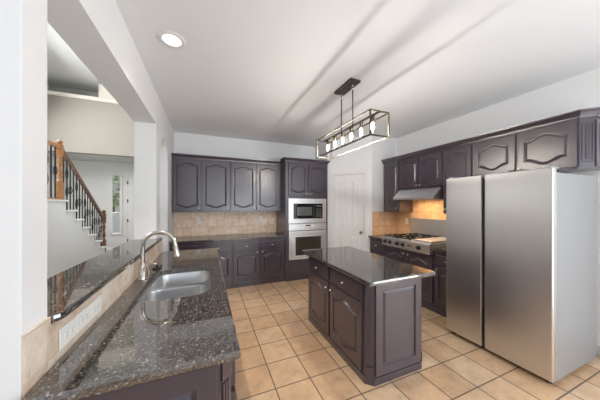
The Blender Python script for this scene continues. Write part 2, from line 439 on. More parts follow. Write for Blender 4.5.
# outside seen through the sidelight
struct(MB().box(-14, 8, 9.3, 30, -.25, -.15), 'ground_outside', 'lawn')
tr = thing('tree', 'leafy tree outside the narrow entry window', 'tree', (-5.2, 16.5, -.15))
MB().tube([(-5.2, 16.5, -.15), (-5.15, 16.5, 1.5), (-5.3, 16.6, 3)], [.16, .12, .07]).build('trunk', 'bark', tr)
mb = MB()
for i in range(420):
    th, ph, r = random.uniform(0, 2 * PI), math.acos(random.uniform(-1, 1)), 1.5 * random.uniform(.5, 1) ** .5
    c = Vector((-5.2 + r * math.sin(ph) * math.cos(th), 16.5 + r * math.sin(ph) * math.sin(th), 3.0 + r * 1.05 * math.cos(ph)))
    n_ = Matrix.Rotation(random.uniform(0, 6), 3, Vector((random.random(), random.random(), random.random() + .1)).normalized())
    q = [n_ @ Vector(p) * .17 for p in ((-1, 0, 0), (0, -.6, 0), (1, 0, 0), (0, .6, 0))]
    mb.f([mb.v(c + p) for p in q])
mb.build('foliage', 'leaf', tr, keepn=True)
car = thing('car', 'grey car parked outside the narrow entry window', 'car', (-4.2, 13.5, -.15))
prof = [(-2.1, .25), (-2.1, .75), (-1.5, .85), (-.9, 1.3), (.6, 1.32), (1.2, .9), (2.0, .8), (2.1, .3)]
MB().prism([(-4.2 + x, z - .15) for x, z in prof], 1, 12.7, 14.3).build('car_body', 'carpaint', car)
for x in (-5.5, -2.9): MB().lathe([(0, -.01), (.31, 0), (.31, .2), (0, .21)], (x, 12.65, .16), 1).build('wheel', 'black', car)

# staircase
SX = -2.25; RISE = .178; GO = .27; YL = 5.14
LZ = 9 * RISE
st = thing('staircase', 'white open-sided staircase with oak handrail and black iron balusters beyond the pass-through', 'staircase', (SX, YL, 0))
MB().box(HX + .04, SX, 1.30, YL, 0, LZ - .03).build('landing_wall', 'hall', st)
MB().box(HX + .04, SX + .03, 1.30, YL + .03, LZ - .03, LZ, .005).build('landing_floor', 'trim', st)
pts = [(YL, 0), (YL, LZ - .03 - RISE)]
for k in range(8):
    y = YL + GO * k; z = LZ - RISE * (k + 1) - .03
    if k: pts.append((y, z))
    pts.append((y + GO, z))
pts.append((YL + GO * 8, 0))
mb = MB()
for k in range(8): mb.box(HX + .04, SX, YL + GO * k, YL + GO * (k + 1), 0, LZ - RISE * (k + 1) - .03)
mb.build('stringer', 'hall', st)
for k in range(8):
    z = LZ - RISE * (k + 1)
    MB().box(HX + .04, SX + .035, YL + GO * k, YL + GO * (k + 1) + .03, z - .03, z, .005).build('tread', 'trim', st)
rl = st
XR = SX - .06
def newel(x, y, z, h, m):
    mb = MB(); mb.box(x - .036, x + .036, y - .036, y + .036, z, z + .30, .004)
    mb.lathe([(.035, .30), (.04, .32), (.022, .345), (.036, .42), (.022, .52), (.022, .55), (.036, .64), (.024, .70), (.038, .72), (.035, .74)], (x, y, z), 2, 14)
    mb.box(x - .036, x + .036, y - .036, y + .036, z + .74, z + h - .09, .004)
    mb.lathe([(.03, h - .09), (.048, h - .08), (.048, h - .07), (.022, h - .06), (.040, h - .035), (.040, h - .01), (.02, h + .012), (0, h + .015)], (x, y, z), 2, 14)
    return mb.build('newel_post', m, rl, True)
YN = 5.10; newel(XR, YN, LZ, 1.0, 'oak')
KB = 7; YB = YL + GO * 6.4; ZB = LZ - RISE * KB; newel(XR, YB, ZB, 1.02, 'darkoak')
def rail(a, b_, m):
    a, b_ = Vector(a), Vector(b_)
    prof = [(-.03, -.03), (.03, -.03), (.034, .0), (.025, .022), (0, .03), (-.025, .022), (-.034, 0)]
    mb = MB(); A_ = [mb.v((a.x + p[0], a.y, a.z + p[1])) for p in prof]; B2 = [mb.v((b_.x + p[0], b_.y, b_.z + p[1])) for p in prof]
    for i in range(7): mb.f([A_[i], A_[(i + 1) % 7], B2[(i + 1) % 7], B2[i]])
    mb.f(A_[::-1]); mb.f(B2); return mb.build('handrail', m, rl, True)
rail((XR, 2.6, LZ + .90), (XR, YN - .04, LZ + .90), 'oak')
rs = (XR, YN + .04, LZ + .88); re_ = (XR, YB - .04, ZB + .86); rail(rs, re_, 'darkoak')
def railz(y): return rs[2] + (re_[2] - rs[2]) * (y - rs[1]) / (re_[1] - rs[1])
MB().box(XR - .04, XR + .04, 2.6, YN - .05, LZ, LZ + .03).build('shoe_rail', 'oak', rl)
def baluster(y, z0, z1, kind):
    mb = MB(); mb.bar((XR, y, z0), (XR, y, z1), .011)
    zc = (z0 + z1) / 2 + .03
    if kind == 1:
        for s_ in (-1, 1):
            for d_ in (0, 1):
                pth = [(XR + (s_ * .028 * math.sin(PI * i / 8) if d_ else 0), y + (0 if d_ else s_ * .028 * math.sin(PI * i / 8)), zc - .09 + .18 * i / 8) for i in range(9)]
                mb.tube(pth, .005, 5)
        for q in (-.11, .11): mb.lathe([(0, -.014), (.016, 0), (0, .014)], (XR, y, zc + q), 2, 8)
    elif kind == 2:
        for q in (-.16, .16):
            for s_ in (-1, 1):
                mb.tube([(XR, y + s_ * (.004 + .034 * math.sin(PI * i / 8)), zc + q - .11 + .22 * i / 8) for i in range(9)], .006, 5)
            mb.lathe([(0, -.018), (.02, 0), (0, .018)], (XR, y, zc + q), 2, 8)
    else:
        for q in (-.05, .05): mb.lathe([(0, -.016), (.018, 0), (0, .016)], (XR, y, zc + q), 2, 8)
    return mb.build('baluster', 'iron', rl)
i = 0; y = 4.0
while y < YN - .07:
    baluster(y, LZ + .03, LZ + .87, (0, 1, 0, 2)[i % 4]); y += .108; i += 1
y = YL + .06; i = 0
while y < YB - .06:
    k = int((y - YL) / GO); baluster(y, LZ - RISE * (k + 1), railz(y) - .02, (0, 2, 1)[i % 3]); y += GO / 2.5; i += 1

# ------------------------------------------------------------------ cabinets
KN = [(0, -.030), (.010, -.029), (.016, -.023), (.014, -.015), (.006, -.010), (.006, 0)]
def knob(parent, x, z, yf, name='knob', m='nickel', sx=1.5):
    mb = MB(); mb.lathe(KN, (0, 0, 0), 1, 12)
    for v_ in mb.bm.verts: v_.co = Vector((v_.co.x * sx + x, v_.co.y + yf, v_.co.z * .8 + z))
    return mb.build(name, m, parent, True, world=False)
class Cab:
    """local frame: x to the right seen from the front, front face at y=0, body behind (y>0)"""
    def __init__(s, name, label, origin, rz, wd, depth, z0, z1, cat='cabinet', group=None):
        s.t = thing(name, label, cat, origin, rz, group or {'wall_cabinet': 'dark wall cabinets', 'base_cabinet': 'dark base cabinets'}.get(name)); s.w = wd
        s.z0, s.z1 = z0, z1
        s.depth = depth
    def body(s, toe=0, extra=None, top=None):
        mb = MB(); z1 = top or s.z1
        mb.box(0, s.w, 0, s.depth, s.z0, z1, .002)
        if toe: mb.box(-.0, s.w, -.012, 0, s.z0, s.z0 + toe, .003)
        if extra: extra(mb)
        s.b = mb.build('body', 'cab', s.t, world=False); return s
    def door(s, x0, x1, z0, z1, kx=None, kz=None, top=.045, bot=.045, rail=.06):
        mb = MB(); panel_mesh(mb, x0, x1, z0, z1, -.0008, .02, rail, top, bot)
        d = mb.build('door', 'cab', s.t, False, world=False); WM[d.name] = world_of(s.t)
        if kx is not None: knob(d, kx, kz, -.0205)
        return d
    def drawer(s, x0, x1, z0, z1, knobs=True):
        mb = MB(); panel_mesh(mb, x0, x1, z0, z1, -.0008, .02, .0, 0, 0, raised=False, n=2)
        mb.box(x0 + .018, x1 - .018, -.0225, -.02, z0 + .018, z1 - .018, .0015)
        d = mb.build('drawer', 'cab', s.t, world=False); WM[d.name] = world_of(s.t)
        if knobs: knob(d, (x0 + x1) / 2, (z0 + z1) / 2, -.0225)
        return d
UF = 4.55   # face of the upper cabinets on the back wall
for (x0, x1, lab, ds, ks) in (
    (-.575, .415, 'dark two-door wall cabinet in the corner by the arched doorway', ((-.565, -.10), (-.085, .395)), ((-.13,), (.365,))),
    (.417, 1.436, 'dark two-door wall cabinet right beside the oven tower', ((.43, .905), (.925, 1.395)), ((.88,), (.95,)))):
    c = Cab('wall_cabinet', lab, (x0, UF, 0), 0, x1 - x0, BACK - UF - .001, 1.385, 2.355).body()
    for (a, b_), (k,) in zip(ds, ks): c.door(a - x0, b_ - x0, 1.405, 2.335, k - x0, 1.455, .045, .045, .052)
crown = lambda top: [(0, top - .07), (.012, top - .07), (.016, top - .05), (.035, top - .025), (.05, top - .012), (.052, top), (-.02, top), (-.02, top - .07)]
mb = MB().sweep([(-.577, UF), (1.437, UF)], crown(2.425)); mb.box(-.577, 1.437, UF + .0, BACK - .001, 2.3555, 2.42)
tag(mb.build('crown_moulding', 'cab'), 'dark crown moulding along the top of the back wall cabinets', 'moulding')
BF = 4.28
for (x0, x1, lab, ds, ks) in (
    (-.575, .425, 'dark base cabinet in the back left corner behind the sink peninsula', ((-.565, -.07), (-.05, .41)), (-.11, -.01)),
    (.427, 1.438, 'dark base cabinet against the back wall beside the oven tower', ((.452, .914), (.945, 1.40)), (.88, .98))):
    c = Cab('base_cabinet', lab, (x0, BF, 0), 0, x1 - x0, BACK - BF - .001, 0, .875).body(.09)
    for (a, b_), k in zip(ds, ks):
        c.door(a - x0, b_ - x0, .125, .655, k - x0, .625, .045, .045, .055); c.drawer(a - x0, b_ - x0, .685, .815)
def slab(name, label, x0, x1, y0, y1, z0=.876, z1=.91, bev=.008, cat='countertop'):
    return tag(MB().box(x0, x1, y0, y1, z0, z1, bev).build(name, 'granite'), label, cat)
slab('countertop', 'granite countertop below the tan backsplash on the back wall', -.577, 1.4385, BF - .035, BACK - .012)
tag(MB().box(-.577, 1.4385, BACK - .011, BACK - .0005, .9, 1.384).build('tile_backsplash', 'splash_back'), 'tan square tile backsplash on the back wall under the wall cabinets', 'backsplash')

# oven tower
TF = 4.25; TX0, TX1 = 1.44, 2.385
c = Cab('oven_tower', 'tall dark cabinet tower housing the microwave and wall oven', (TX0, TF, 0), 0, TX1 - TX0, BACK - TF - .001, 0, 2.40)
def tower_body():
    mb = MB(); W2, D2 = c.w, c.depth
    mb.box(0, .052, 0, D2, 0, 2.40); mb.box(W2 - .04, W2, 0, D2, 0, 2.40)
    mb.box(.052, W2 - .04, 0, D2, 1.652, 2.40); mb.box(.052, W2 - .04, 0, D2, 0, .405); mb.box(.052, W2 - .04, D2 - .02, D2, .405, 1.652)
    mb.box(0, W2, -.012, 0, 0, .085, .003)
    return mb.build('body', 'cab', c.t, world=False)
tower_body()
mid = (TX1 - TX0) / 2 + .01
c.door(.06, mid - .008, 1.70, 2.36, mid - .04, 1.74, .045, .045, .052); c.door(mid + .008, c.w - .035, 1.70, 2.36, mid + .04, 1.74, .045, .045, .052)
c.drawer(.06, c.w - .035, .10, .375)
mb = MB().sweep([(TX0, UF - .08), (TX0, TF), (TX1, TF), (TX1, TF + .02)], crown(2.455))
mb.box(TX0, TX1, TF, BACK - .001, 2.4005, 2.44)
mb.build('crown', 'cab', c.t)

# microwave
MX0, MX1 = 1.497, 2.34
mw = thing('microwave', 'built-in stainless microwave with black glass front above the oven', 'microwave', ((MX0 + MX1) / 2, TF, 1.14))
def ringbox(mb, x0, x1, z0, z1, ix0, ix1, iz0, iz1, y0, y1):
    mb.box(x0, ix0, y0, y1, z0, z1); mb.box(ix1, x1, y0, y1, z0, z1); mb.box(ix0, ix1, y0, y1, iz1, z1); mb.box(ix0, ix1, y0, y1, z0, iz0)
mb = MB(); ringbox(mb, MX0, MX1, 1.145, 1.645, 1.60, 2.255, 1.235, 1.545, TF - .022, TF - .001)
mb.build('trim_kit', 'steel_app', mw)
MB().box(1.602, 2.253, TF - .018, TF + .38, 1.237, 1.543).build('body', 'black', mw)
mb = MB(); panel_mesh(mb, 1.61, 2.075, 1.245, 1.535, TF - .019, .018, .035, 0, 0, n=2); dd = mb.build('door', 'glassblack', mw)
MB().box(1.665, 2.0, TF - .0395, TF - .0372, 1.30, 1.475).build('door_window', 'screen', dd)
MB().box(2.055, 2.068, TF - .05, TF - .037, 1.27, 1.51, .003).build('handle', 'black', dd)
cp = MB().box(2.082, 2.245, TF - .030, TF - .0185, 1.245, 1.535).build('control_panel', 'glassblack', mw)
MB().box(2.10, 2.225, TF - .0315, TF - .0302, 1.475, 1.515).build('display', 'screen', cp)
for r_ in range(5):
    for q in range(3): MB().box(2.105 + q * .043, 2.135 + q * .043, TF - .0318, TF - .0302, 1.27 + r_ * .038, 1.29 + r_ * .038).build('button', 'slot', cp)
# wall oven
ov = thing('wall_oven', 'stainless wall oven with window and bar handle below the microwave', 'oven', ((MX0 + MX1) / 2, TF, .41))
MB().box(MX0 + .02, MX1 - .02, TF + .0, TF + .5, .415, 1.12).build('body', 'black', ov)
cp = MB().box(MX0, MX1, TF - .03, TF - .001, 1.0, 1.135, .004).build('control_panel', 'steel_app', ov)
MB().box(1.80, 2.05, TF - .034, TF - .0305, 1.03, 1.115, .001).build('display_panel', 'plate', cp)
MB().box(1.855, 1.975, TF - .036, TF - .0345, 1.082, 1.106).build('display', 'glassblack', cp)
for q in range(4): MB().box(1.84 + q * .045, 1.865 + q * .045, TF - .0355, TF - .0345, 1.045, 1.058).build('button', 'slot', cp)
mb = MB(); ringbox(mb, MX0, MX1, .42, .99, 1.635, 2.21, .50, .87, TF - .04, TF - .001)
od = mb.build('door', 'steel_app', ov)
MB().box(1.634, 2.211, TF - .034, TF - .02, .499, .871).build('door_window', 'ovenwin', od)
mb = MB().tube([(MX0 + .05, TF - .085, .945), (MX1 - .05, TF - .085, .945)], .013, 12)
for x in (MX0 + .09, MX1 - .09): mb.tube([(x, TF - .085, .945), (x, TF - .041, .945)], .009, 8)
mb.build('handle', 'steel_app', od, True)

# right-hand run: uppers (faces at x = UX)
UX = 3.33; RZ = -PI / 2; UD = RIGHT - UX - .001
def rcab(name, lab, y_hi, y_lo, z0, z1, **k): return Cab(name, lab, (UX, y_hi, 0), RZ, y_hi - y_lo, UD, z0, z1, **k)
c = rcab('wall_cabinet', 'narrow dark wall cabinet left of the range hood by the pantry', 3.605, 3.195, 1.385, 2.355).body(); c.door(.03, .395, 1.405, 2.335, .36, 1.45, .045, .045, .052)
c = rcab('wall_cabinet', 'short dark two-door cabinet directly above the range hood', 3.194, 2.352, 1.80, 2.355).body()
c.door(.02, .412, 1.815, 2.335, .385, 1.85, .045, .045, .052); c.door(.425, .825, 1.815, 2.335, .452, 1.85, .045, .045, .052)
c = rcab('wall_cabinet', 'dark single-door wall cabinet between the range hood and refrigerator top', 2.351, 1.935, 1.385, 2.355).body(); c.door(.02, .395, 1.405, 2.335, .05, 1.45, .045, .045, .052)
def endposts(mb):
    L = 1.934 - .99
    mb.prism([(L, 0), (L + .07, .07), (L + .07, UD), (L, UD)], 2, 1.865, 2.355)
c = rcab('wall_cabinet', 'wide dark two-door cabinet over the refrigerator with an angled corner', 1.934, .99, 1.865, 2.355).body(extra=endposts)
c.door(.012, .455, 1.885, 2.335, .425, 1.915, .055, .055, .06); c.door(.478, .93, 1.885, 2.335, .51, 1.915, .055, .055, .06)
L = 1.934 - .99
Tc = Matrix.Translation((L, 0, 0)) @ Matrix.Rotation(PI / 4, 4, 'Z')
mb = MB(); panel_mesh(mb, .012, .087, 1.93, 2.30, -.0005, .006, .006, 0, 0, T=Tc, n=2); mb.build('corner_post', 'cab', c.t, world=False)
Te = Matrix.Translation((L + .07, .07, 0)) @ Matrix.Rotation(PI / 2, 4, 'Z')
mb = MB(); panel_mesh(mb, .015, UD - .08, 1.885, 2.335, -.0005, .012, .04, 0, 0, T=Te); mb.build('end_panel', 'cab', c.t, world=False)
mb = MB().sweep([(UX, 3.62), (UX, .99), (UX + .07, .92), (RIGHT - .003, .92)], crown(2.425))
mb.box(UX, RIGHT - .003, .99, 3.62, 2.3555, 2.42); mb.box(UX + .07, RIGHT - .003, .92, .99, 2.3555, 2.42)
tag(mb.build('crown_moulding', 'cab'), 'dark crown moulding along the top of the right wall cabinets', 'moulding')
# backsplash right
tag(MB().box(RIGHT - .011, RIGHT - .0005, 1.85, 3.628, .9, 1.80).build('tile_backsplash', 'splash_side'), 'orange-lit tile backsplash behind the rangetop and hood', 'backsplash')
tag(MB().box(3.055, RIGHT - .012, 3.618, 3.6295, .9, 1.384).build('tile_backsplash', 'splash_nook'), 'tan tile backsplash on the short wall beside the pantry door', 'backsplash')
# bases (faces at x = BX)
BX = 2.98; BD = RIGHT - BX - .001
def bcab(lab, y_hi, y_lo, top=.875): return Cab('base_cabinet', lab, (BX, y_hi, 0), RZ, y_hi - y_lo, BD, 0, top).body(.09)
c = bcab('narrow dark drawer base cabinet left of the rangetop', 3.605, 3.186)
c.drawer(.03, .40, .70, .815); c.drawer(.03, .40, .50, .67); c.drawer(.03, .40, .125, .47)
c = bcab('wide dark two-door base cabinet under the rangetop', 3.185, 2.235, .80)
c.door(.02, .468, .125, .775, .43, .73, .045, .045, .06); c.door(.482, .93, .125, .775, .52, .73, .045, .045, .06)
c = bcab('dark base cabinet between the rangetop and refrigerator', 2.234, 1.84)
c.drawer(.02, .37, .685, .815); c.door(.02, .37, .125, .655, .05, .62, .045, .045, .055)
slab('countertop', 'small granite countertop in the corner left of the rangetop', BX - .035, RIGHT - .012, 3.179, 3.617)
slab('countertop', 'small granite countertop between rangetop and refrigerator', BX - .035, RIGHT - .012, 1.84, 2.239)
# rangetop
CY0, CY1, CXF = 2.243, 3.175, 2.895
ct = thing('rangetop', 'stainless gas rangetop with black knobs on its front panel', 'stove', (3.28, 2.71, .805))
mb = MB(); mb.prism([(CXF, .812), (CXF - .012, .94), (CXF + .004, .962), (3.628, .962), (3.628, .812)], 1, CY0, CY1); mb.build('body', 'steel_app', ct)
for yk in (3.085, 2.975, 2.82, 2.705, 2.42):
    k_ = MB(); k_.lathe([(0, -.042), (.018, -.041), (.021, -.034), (.023, -.006), (.030, -.005), (.031, 0)], (CXF - .007, yk, .885), 0, 16)
    kk = k_.build('control_knob', 'black', ct, True); WM[kk.name] = world_of(ct)
    MB().lathe([(0, -.003), (.038, -.003), (.040, 0), (0, 0)], (CXF - .0065, yk, .885), 0, 20).build('bezel', 'chrome', kk, True)
    MB().box(CXF - .051, CXF - .047, yk - .003, yk + .003, .88, .905).build('pointer', 'chrome', kk)
MB().box(CXF - .0125, CXF - .006, 2.53, 2.62, .875, .895).build('badge', 'slot', ct)
for yc in (2.99, 2.72):
    for xc in (3.08, 3.44):
        MB().lathe([(0, 0), (.05, .0), (.05, .012), (.035, .014), (.03, .024), (0, .026)], (xc, yc, .962), 2, 18).build('burner', 'castiron', ct, True)
        mb = MB(); z = .990; a = .125; ax = .165
        for s_ in (-1, 1):
            mb.box(xc - ax, xc + ax, yc + s_ * a - .006, yc + s_ * a + .006, z - .014, z); mb.box(xc + s_ * ax - .006, xc + s_ * ax + .006, yc - a, yc + a, z - .014, z)
            for u in (-1, 1): mb.box(xc + s_ * ax - .007, xc + s_ * ax + .007, yc + u * a - .007, yc + u * a + .007, .9625, z)
            mb.box(xc + (s_ * .11 if s_ < 0 else .04) - .04 * (s_ > 0) * 0, xc + (.11 if s_ > 0 else -.04), yc - .005, yc + .005, z - .012, z)
            mb.box(xc - .005, xc + .005, yc + (.03 if s_ > 0 else -a), yc + (a if s_ > 0 else -.03), z - .012, z)
        mb.build('grate', 'castiron', ct)
MB().box(2.96, 3.58, 2.275, 2.56, .9625, .990, .008).build('griddle_cover', 'steel_app', ct)
gd = MB().box(3.63, 3.655, CY0, CY1 + .05, .93, 1.27, .003)
tag(gd.build('rangetop_backguard', 'steel_app'), 'stainless backguard sheet standing behind the rangetop', 'backguard')
# hood
hd = thing('range_hood', 'slanted stainless under-cabinet range hood over the rangetop', 'range hood', (3.4, 2.77, 1.60))
HY0, HY1 = 2.375, 3.18
mb = MB(); mb.prism([(3.15, 1.61), (3.15, 1.645), (3.325, 1.797), (3.656, 1.797), (3.656, 1.61)], 1, HY0, HY1); mb.build('body', 'steel_app', hd)
MB().box(3.20, 3.62, HY0 + .03, HY1 - .03, 1.602, 1.6095).build('filter', 'greyside', hd)
hl = bpy.data.lights.new('hood_lamp', 'AREA'); hl.shape = 'RECTANGLE'; hl.size = .12; hl.size_y = .5; hl.energy = 3.0; hl.color = (1, .68, .38)
ho = bpy.data.objects.new('hood_lamp', hl); COL.objects.link(ho); ho.location = (3.42, 2.78, 1.598)
# refrigerator
FY0, FY1, FX = .928, 1.828, 2.705
fr = thing('refrigerator', 'large stainless side-by-side refrigerator beside the right wall', 'refrigerator', (3.1, 1.38, 0))
MB().box(FX, 3.485, FY0 + .005, FY1, .035, 1.79, .004).build('body', 'greyside', fr)
def fdoor(y0, y1, hinge_y, ang):
    mb = MB(); xa, xb = FX - .072, FX - .006
    mb.box(xa, xb, y0, y1, .045, 1.825, .010)
    T_ = Matrix.Translation((xb, hinge_y, 0)) @ Matrix.Rotation(ang, 4, 'Z') @ Matrix.Translation((-xb, -hinge_y, 0))
    bmesh.ops.transform(mb.bm, matrix=T_, verts=mb.bm.verts)
    return mb.build('door', 'steel', fr)
fdoor(1.452, FY1, FY1, 0)
fdoor(FY0, 1.425, FY0, 0)
MB().box(FX - .045, FX - .01, 1.427, 1.450, .06, 1.80).build('handle_recess', 'black', fr)
MB().box(FX - .05, FX + .10, FY0 + .02, FY0 + .07, 1.8255, 1.845, .004).build('hinge_cover', 'greyside', fr)
MB().box(FX - .05, FX + .10, FY1 - .07, FY1 - .02, 1.8255, 1.845, .004).build('hinge_cover', 'greyside', fr)
MB().box(FX + .0, FX + .03, FY0 + .05, FY1 - .03, .012, .035).build('kick_grille', 'black', fr)
for y in (FY0 + .05, FY1 - .05):
    for x in (FX + .0, 3.44): MB().lathe([(0, 0), (.022, 0), (.022, .036), (0, .036)], (x, y, 0), 2, 12).build('foot', 'black', fr)
tag(MB().tube([(3.655, .93, .09), (3.61, .93, .02), (3.56, .90, .008), (3.57, .84, .008), (3.62, .78, .008), (3.63, .70, .008)], .006, 8).build('power_cord', 'black', None, True), 'black power cord on the floor beside the refrigerator', 'cord')

# ------------------------------------------------------------------ island
IX0, IX1, IY0, IY1 = 1.245, 1.885, 1.515, 2.715
isl = thing('kitchen_island', 'dark painted kitchen island with raised end panel and two doors', 'kitchen island', (IX0, IY1, 0), RZ)
LI = IY1 - IY0; DI = IX1 - IX0; CH = .05
def island_body():
    mb = MB()
    # local: x along the island towards the camera, y to the right of the photo
    mb.prism([(0, 0), (LI - CH, 0), (LI, CH), (LI, DI - CH), (LI - CH, DI), (0, DI)], 2, .02, .872)
    o = [(-.004, -.006), (LI - CH + .002, -.010), (LI + .010, CH - .002), (LI + .010, DI - CH + .002), (LI - CH + .002, DI + .010), (-.004, DI + .006)]
    mb.prism(o, 2, 0, .062)
    return mb.build('body', 'cab', isl, world=False)
island_body()
def ipart(fn): return fn
for (a, b_) in ((.025, .555), (.585, 1.115)):
    mb = MB(); panel_mesh(mb, a, b_, .69, .835, -.0008, .02, 0, 0, 0, raised=False, n=2); mb.box(a + .02, b_ - .02, -.0225, -.02, .71, .815, .0015)
    d = mb.build('drawer', 'cab', isl, world=False); knob(d, (a + b_) / 2, .762, -.0225)
    mb = MB(); panel_mesh(mb, a, b_, .085, .665, -.0008, .02, .065, .055, .055)
    d = mb.build('door', 'cab', isl, False, world=False); knob(d, (b_ - .035) if a < .1 else (a + .035), .61, -.0205)
Tend = Matrix.Translation((LI, CH, 0)) @ Matrix.Rotation(PI / 2, 4, 'Z')
mb = MB(); panel_mesh(mb, .008, DI - 2 * CH - .008, .075, .862, -.0008, .014, .075, 0, 0, T=Tend); mb.build('end_panel', 'cab', isl, world=False)
def corner_post(T_, parent, wd, z1):
    mb = MB(); mb.box(.006, wd - .006, -.010, -.0005, z1 - .10, z1, .003, T=T_); mb.box(.004, wd - .004, -.014, -.0005, .062, .15, .003, T=T_)
    for k in range(3):
        x = .012 + k * (wd - .024) / 3
        mb.box(x, x + (wd - .024) / 3 - .005, -.008, -.0005, .16, z1 - .11, .002, T=T_)
    return mb.build('corner_post', 'cab', parent, world=False)
corner_post(Matrix.Translation((LI - CH, 0, 0)) @ Matrix.Rotation(PI / 4, 4, 'Z'), isl, CH * 1.414, .870)
corner_post(Matrix.Translation((LI, DI - CH, 0)) @ Matrix.Rotation(PI * .75, 4, 'Z'), isl, CH * 1.414, .870)
def rounded_rect(x0, x1, y0, y1, r, n=6):
    P_ = []
    for cx, cy, a0 in ((x1 - r, y0 + r, -PI / 2), (x1 - r, y1 - r, 0), (x0 + r, y1 - r, PI / 2), (x0 + r, y0 + r, PI)):
        P_ += [(cx + r * math.cos(a0 + PI / 2 * i / n), cy + r * math.sin(a0 + PI / 2 * i / n)) for i in range(n + 1)]
    return P_
def granite_slab(outer, z0, z1, holes=(), e=.012):
    mb = MB(); bm = mb.bm
    def loop(P_, z, off=0):
        if off:
            n = len(P_); Q = []
            for i in range(n):
                a, b_, c_ = Vector(P_[i - 1]), Vector(P_[i]), Vector(P_[(i + 1) % n])
                d1_, d2_ = (b_ - a).normalized(), (c_ - b_).normalized()
                n1, n2 = Vector((-d1_.y, d1_.x)), Vector((-d2_.y, d2_.x)); m = (n1 + n2) / (1 + n1.dot(n2)); Q.append(b_ + m * off)
            P_ = Q
        return [mb.v((p[0], p[1], z)) for p in P_]
    prof = [(z0, e * .7), (z0 + e * .3, e * .15), ((z0 + z1) / 2, 0), (z1 - e * .3, e * .15), (z1, e * .7)]
    L = [loop(outer, z, o) for z, o in prof]
    for a, b_ in zip(L, L[1:]):
        for i in range(len(a)): mb.f([a[i], a[(i + 1) % len(a)], b_[(i + 1) % len(a)], b_[i]])
    H = [(loop(h, z0), loop(h, z1)) for h in holes]
    for a, b_ in H:
        for i in range(len(a)): mb.f([a[i], a[(i + 1) % len(a)], b_[(i + 1) % len(a)], b_[i]])
    for rings in ([L[0]] + [h[0] for h in H], [L[-1]] + [h[1] for h in H]):
        es = []
        for rg in rings:
            for i in range(len(rg)): es.append(bm.edges.get((rg[i], rg[(i + 1) % len(rg)])))
        bmesh.ops.triangle_fill(bm, edges=es, use_beauty=True)
    return mb
tag(granite_slab(rounded_rect(1.17, 1.93, 1.425, 2.80, .02, 4), .8725, .91).build('island_countertop', 'granite'), 'polished granite countertop lying on the kitchen island', 'countertop')

# ------------------------------------------------------------------ peninsula
PX0, PX1, PY0, PY1 = -.539, .10, 1.0, 3.37
PL = PX1 - PX0
pen = thing('peninsula_cabinet', 'dark painted sink base cabinet with raised end panel in the foreground', 'cabinet', (PX0, PY0, 0))
mb = MB(); mb.prism([(PX0, PY0), (PX1 - CH, PY0), (PX1, PY0 + CH), (PX1, PY1), (PX1 - .02, PY1), (PX1 - .02, PY0 + CH + .01), (PX1 - CH - .01, PY0 + .02), (PX0, PY0 + .02)], 2, .02, .872)
mb.box(PX0, PX1 - .021, PY1 - .02, PY1, .02, .872); mb.box(PX0, PX1 - .021, PY0 + .07, PY1 - .021, .02, .04)
mb.box(PX0, PX1 - CH, PY0 - .012, PY0, 0, .06); mb.box(PX1, PX1 + .012, PY0 + CH, PY1, 0, .06)
mb.build('body', 'cab', pen)
mb = MB(); panel_mesh(mb, PX0 + .01, PX1 - CH - .01, .075, .862, PY0 - .0008, .014, .085, 0, 0); mb.build('end_panel', 'cab', pen)
Tp = Matrix.Translation((PX1 - CH, PY0, 0)) @ Matrix.Rotation(PI / 4, 4, 'Z')
mb = MB(); wd = CH * 1.414
mb.box(.006, wd - .006, -.010, -.0005, .77, .87, .003, T=Tp); mb.box(.004, wd - .004, -.014, -.0005, .062, .15, .003, T=Tp)
for k in range(3): mb.box(.012 + k * .0155, .012 + k * .0155 + .011, -.008, -.0005, .16, .76, .002, T=Tp)
mb.build('corner_post', 'cab', pen)
Tr = Matrix.Translation((PX1, PY0 + CH, 0)) @ Matrix.Rotation(PI / 2, 4, 'Z')
nx = .02; wl = PY1 - PY0 - CH - .03
for k in range(4):
    a = nx + k * wl / 4; b_ = a + wl / 4 - .02
    mb = MB(); panel_mesh(mb, a, b_, .085, .665, -.0008, .02, .06, .045, .045, T=Tr); mb.build('door', 'cab', pen)
    mb = MB(); panel_mesh(mb, a, b_, .69, .835, -.0008, .02, 0, 0, 0, raised=False, T=Tr, n=2); mb.build('drawer', 'cab', pen)
SKN = rounded_rect(-.43, .02, 1.675, 2.01, .12, 8); SKF = rounded_rect(-.41, .012, 2.045, 2.415, .085, 8)
SKH = rounded_rect(-.435, .025, 1.67, 2.42, .12, 8)
CTO = [(-.5395, .962), (.122, .962)] + [(.130, .970)] + [(.130, 3.40), (-.5395, 3.40)]
tag(granite_slab(CTO, .8725, .91, [SKH]).build('peninsula_countertop', 'granite'), 'polished granite countertop around the sink in the foreground', 'countertop')
